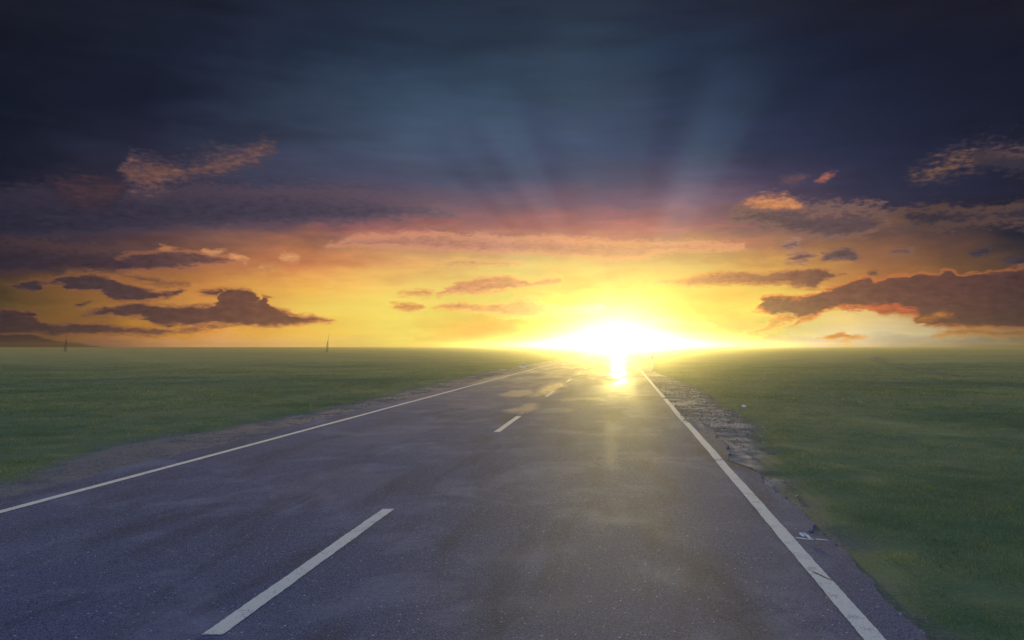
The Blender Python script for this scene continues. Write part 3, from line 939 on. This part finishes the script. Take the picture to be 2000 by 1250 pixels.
# roadside marker post: white, slanted top, dark band with a red reflector
def build_post():
    x, y = P(1274, 720.5)
    root = empty('marker_post', (x, y, -0.03), -0.1)
    tag(root, 'white roadside marker post with a small red reflector beside the right road edge', 'marker post')
    wm = mat('post_plastic', (.78, .78, .75), .4)
    def ring(z, w, d, slope=0):
        pts = []
        for q in range(12):
            a = q / 12 * 2 * math.pi
            cx, cy = math.cos(a), math.sin(a)
            px = math.copysign(abs(cx) ** .6, cx) * w / 2; py = math.copysign(abs(cy) ** .6, cy) * d / 2
            pts.append((px, py, z + slope * py))
        return pts
    bm_obj('post', loft([ring(-.2, .13, .10), ring(0, .13, .10), ring(.98, .12, .09), ring(1.06, .115, .085, .5)]), wm, root)
    dm = mat('post_band', (.03, .03, .035), .5)
    band = bm_obj('band', loft([ring(.74, .128, .098, .3), ring(.92, .127, .097, .3)]), dm, root)
    rm = mat('reflector_red', (.55, .07, .02), .25)
    b = loft([[(math.cos(a) * .030, yv, .83 + math.sin(a) * .055) for a in [q / 16 * 2 * math.pi for q in range(16)]] for yv in (-.047, -.058)])
    bm_obj('reflector', b, rm, band)


def build_mast(px, ytop, ysplit, dist, label):
    x = (px - 1000) / F * dist
    ht = (HZ - ytop) / F * dist + H
    hs = (HZ - ysplit) / F * dist + H
    root = empty('radio_mast', (x, dist, -.02))
    tag(root, label, 'radio mast', 'thin masts on the left horizon')
    sm = mat('mast_steel', (.16, .09, .08), .6)
    # slightly leaning tubular mast on a lattice foot
    def circ(cx, z, r, n=8): return [(cx + math.cos(q / n * 6.2832) * r, math.sin(q / n * 6.2832) * r, z) for q in range(n)]
    lean = 4 / F * dist
    bm_obj('pole', loft([circ(lean * .3, hs - .2, .05), circ(lean * .6, (hs + ht) / 2, .035), circ(lean, ht, .018)]), sm, root)
    bm = bmesh.new()
    def bar(a, b, r):
        a, b = Vector(a), Vector(b); d = (b - a); q = d.to_track_quat('Z', 'Y')
        A = [bm.verts.new(a + q @ Vector((math.cos(k * 1.5708) * r, math.sin(k * 1.5708) * r, 0))) for k in range(4)]
        B = [bm.verts.new(b + q @ Vector((math.cos(k * 1.5708) * r, math.sin(k * 1.5708) * r, 0))) for k in range(4)]
        for k in range(4): bm.faces.new((A[k], A[(k + 1) % 4], B[(k + 1) % 4], B[k]))
        bm.faces.new(list(reversed(A))); bm.faces.new(B)
    nseg = 6
    for c in ((-1, -1), (1, -1), (1, 1), (-1, 1)):
        bar((c[0] * .26 - lean * .1, c[1] * .26, 0), (c[0] * .08 + lean * .3, c[1] * .08, hs), .035)
    for i in range(nseg):
        z0, z1 = hs * i / nseg, hs * (i + 1) / nseg
        def cor(k, z):
            f = z / hs; w = .26 * (1 - f) + .08 * f; c = ((-1, -1), (1, -1), (1, 1), (-1, 1))[k % 4]
            return (c[0] * w + (-lean * .1) * (1 - f) + lean * .3 * f, c[1] * w, z)
        for k in range(4):
            bar(cor(k, z0), cor(k + 1, z1), .02)
    bm_obj('lattice_foot', bm, sm, root)
    bm = loft([circ(0, -.3, .6), circ(0, .15, .55)])
    bm_obj('footing', bm, mat('mast_concrete', (.3, .28, .26), .8), root)


build_post()
build_mast(639, 651, 667, 200, 'taller thin mast with a lattice foot standing against the yellow sky')
build_mast(128, 648, 664, 200, 'dark thin mast with a lattice foot standing before the purple cloud at far left')


def lump(name, loc, size, m, label, cat, seed, group=None):
    bm = bmesh.new(); bmesh.ops.create_icosphere(bm, subdivisions=3, radius=1)
    r = random.Random(seed)
    offs = [Vector((r.uniform(-1, 1), r.uniform(-1, 1), r.uniform(-1, 1))) for _ in range(9)]
    for v in bm.verts:
        k = 1 + .28 * sum(max(0, v.co.dot(o)) ** 2 * (1 if i % 2 else -1) for i, o in enumerate(offs)) / 3
        v.co = Vector((v.co.x * size[0] * k, v.co.y * size[1] * k, max(v.co.z, -.5) * size[2] * k))
    me = bpy.data.meshes.new(name); bm.to_mesh(me); bm.free()
    o = link(name, me, m, label=label, cat=cat, group=group)
    o.location = loc
    return o


# small bits that the photograph shows in the fields
x, y = P(1022, 718)
t = empty('concrete_block', (x, y, -.03), .12)
tag(t, 'low white concrete block lying at the left verge', 'concrete block')
bm_obj('block', box(0, 0, .09, .50, .20, .18), mat('white_concrete', (.72, .70, .66), .6), t, bevel=.02)
bm_obj('cap', box(0, 0, .205, .34, .14, .045), mat('block_cap', (.16, .08, .05), .7), t, bevel=.008)
wp = mat('scrap_white', (.75, .73, .72), .5)
x, y = P(1453, 796); lump('litter_scrap', (x, y, .03), (.055, .03, .035), wp, 'crumpled white scrap lying in the grass right of the gravel', 'litter', 3)
x, y = P(978, 0 + 690)  # keep the far field empty
om = mat('dry_leaf', (.55, .26, .12), .6)
x, y = P(1550, 780); lump('dry_leaf', (x, y, .02), (.035, .03, .018), om, 'orange dry leaf on the grass, nearer to the gravel than the other', 'leaf', 4, 'orange leaves in the right field')
x, y = P(1682, 787); lump('dry_leaf', (x, y, .02), (.035, .03, .018), om, 'orange dry leaf on the grass, farther right than the other', 'leaf', 5, 'orange leaves in the right field')

# ------------------------------------------------------------------ haze
def build_haze():
    bm = bmesh.new()
    bmesh.ops.create_cube(bm, size=1)
    x0, x1, y0, y1, z0, z1 = -1000, 1120, -135, 915, -1.3, 5.7
    for v in bm.verts:
        v.co = Vector(((x0 + x1) / 2 + v.co.x * (x1 - x0), (y0 + y1) / 2 + v.co.y * (y1 - y0), (z0 + z1) / 2 + v.co.z * (z1 - z0)))
    me = bpy.data.meshes.new('haze'); bm.to_mesh(me); bm.free()
    m = bpy.data.materials.new('haze_air'); m.use_nodes = True
    nt = m.node_tree; nt.nodes.clear()
    v = nt.nodes.new('ShaderNodeVolumePrincipled')
    v.inputs['Density'].default_value = 0.0009
    v.inputs['Color'].default_value = (.96, .90, .72, 1)
    v.inputs['Anisotropy'].default_value = 0.92
    o = nt.nodes.new('ShaderNodeOutputMaterial'); nt.links.new(v.outputs[0], o.inputs['Volume'])
    link('haze', me, m, kind='stuff', label='warm evening haze hanging over the road and fields', cat='haze')


build_haze()
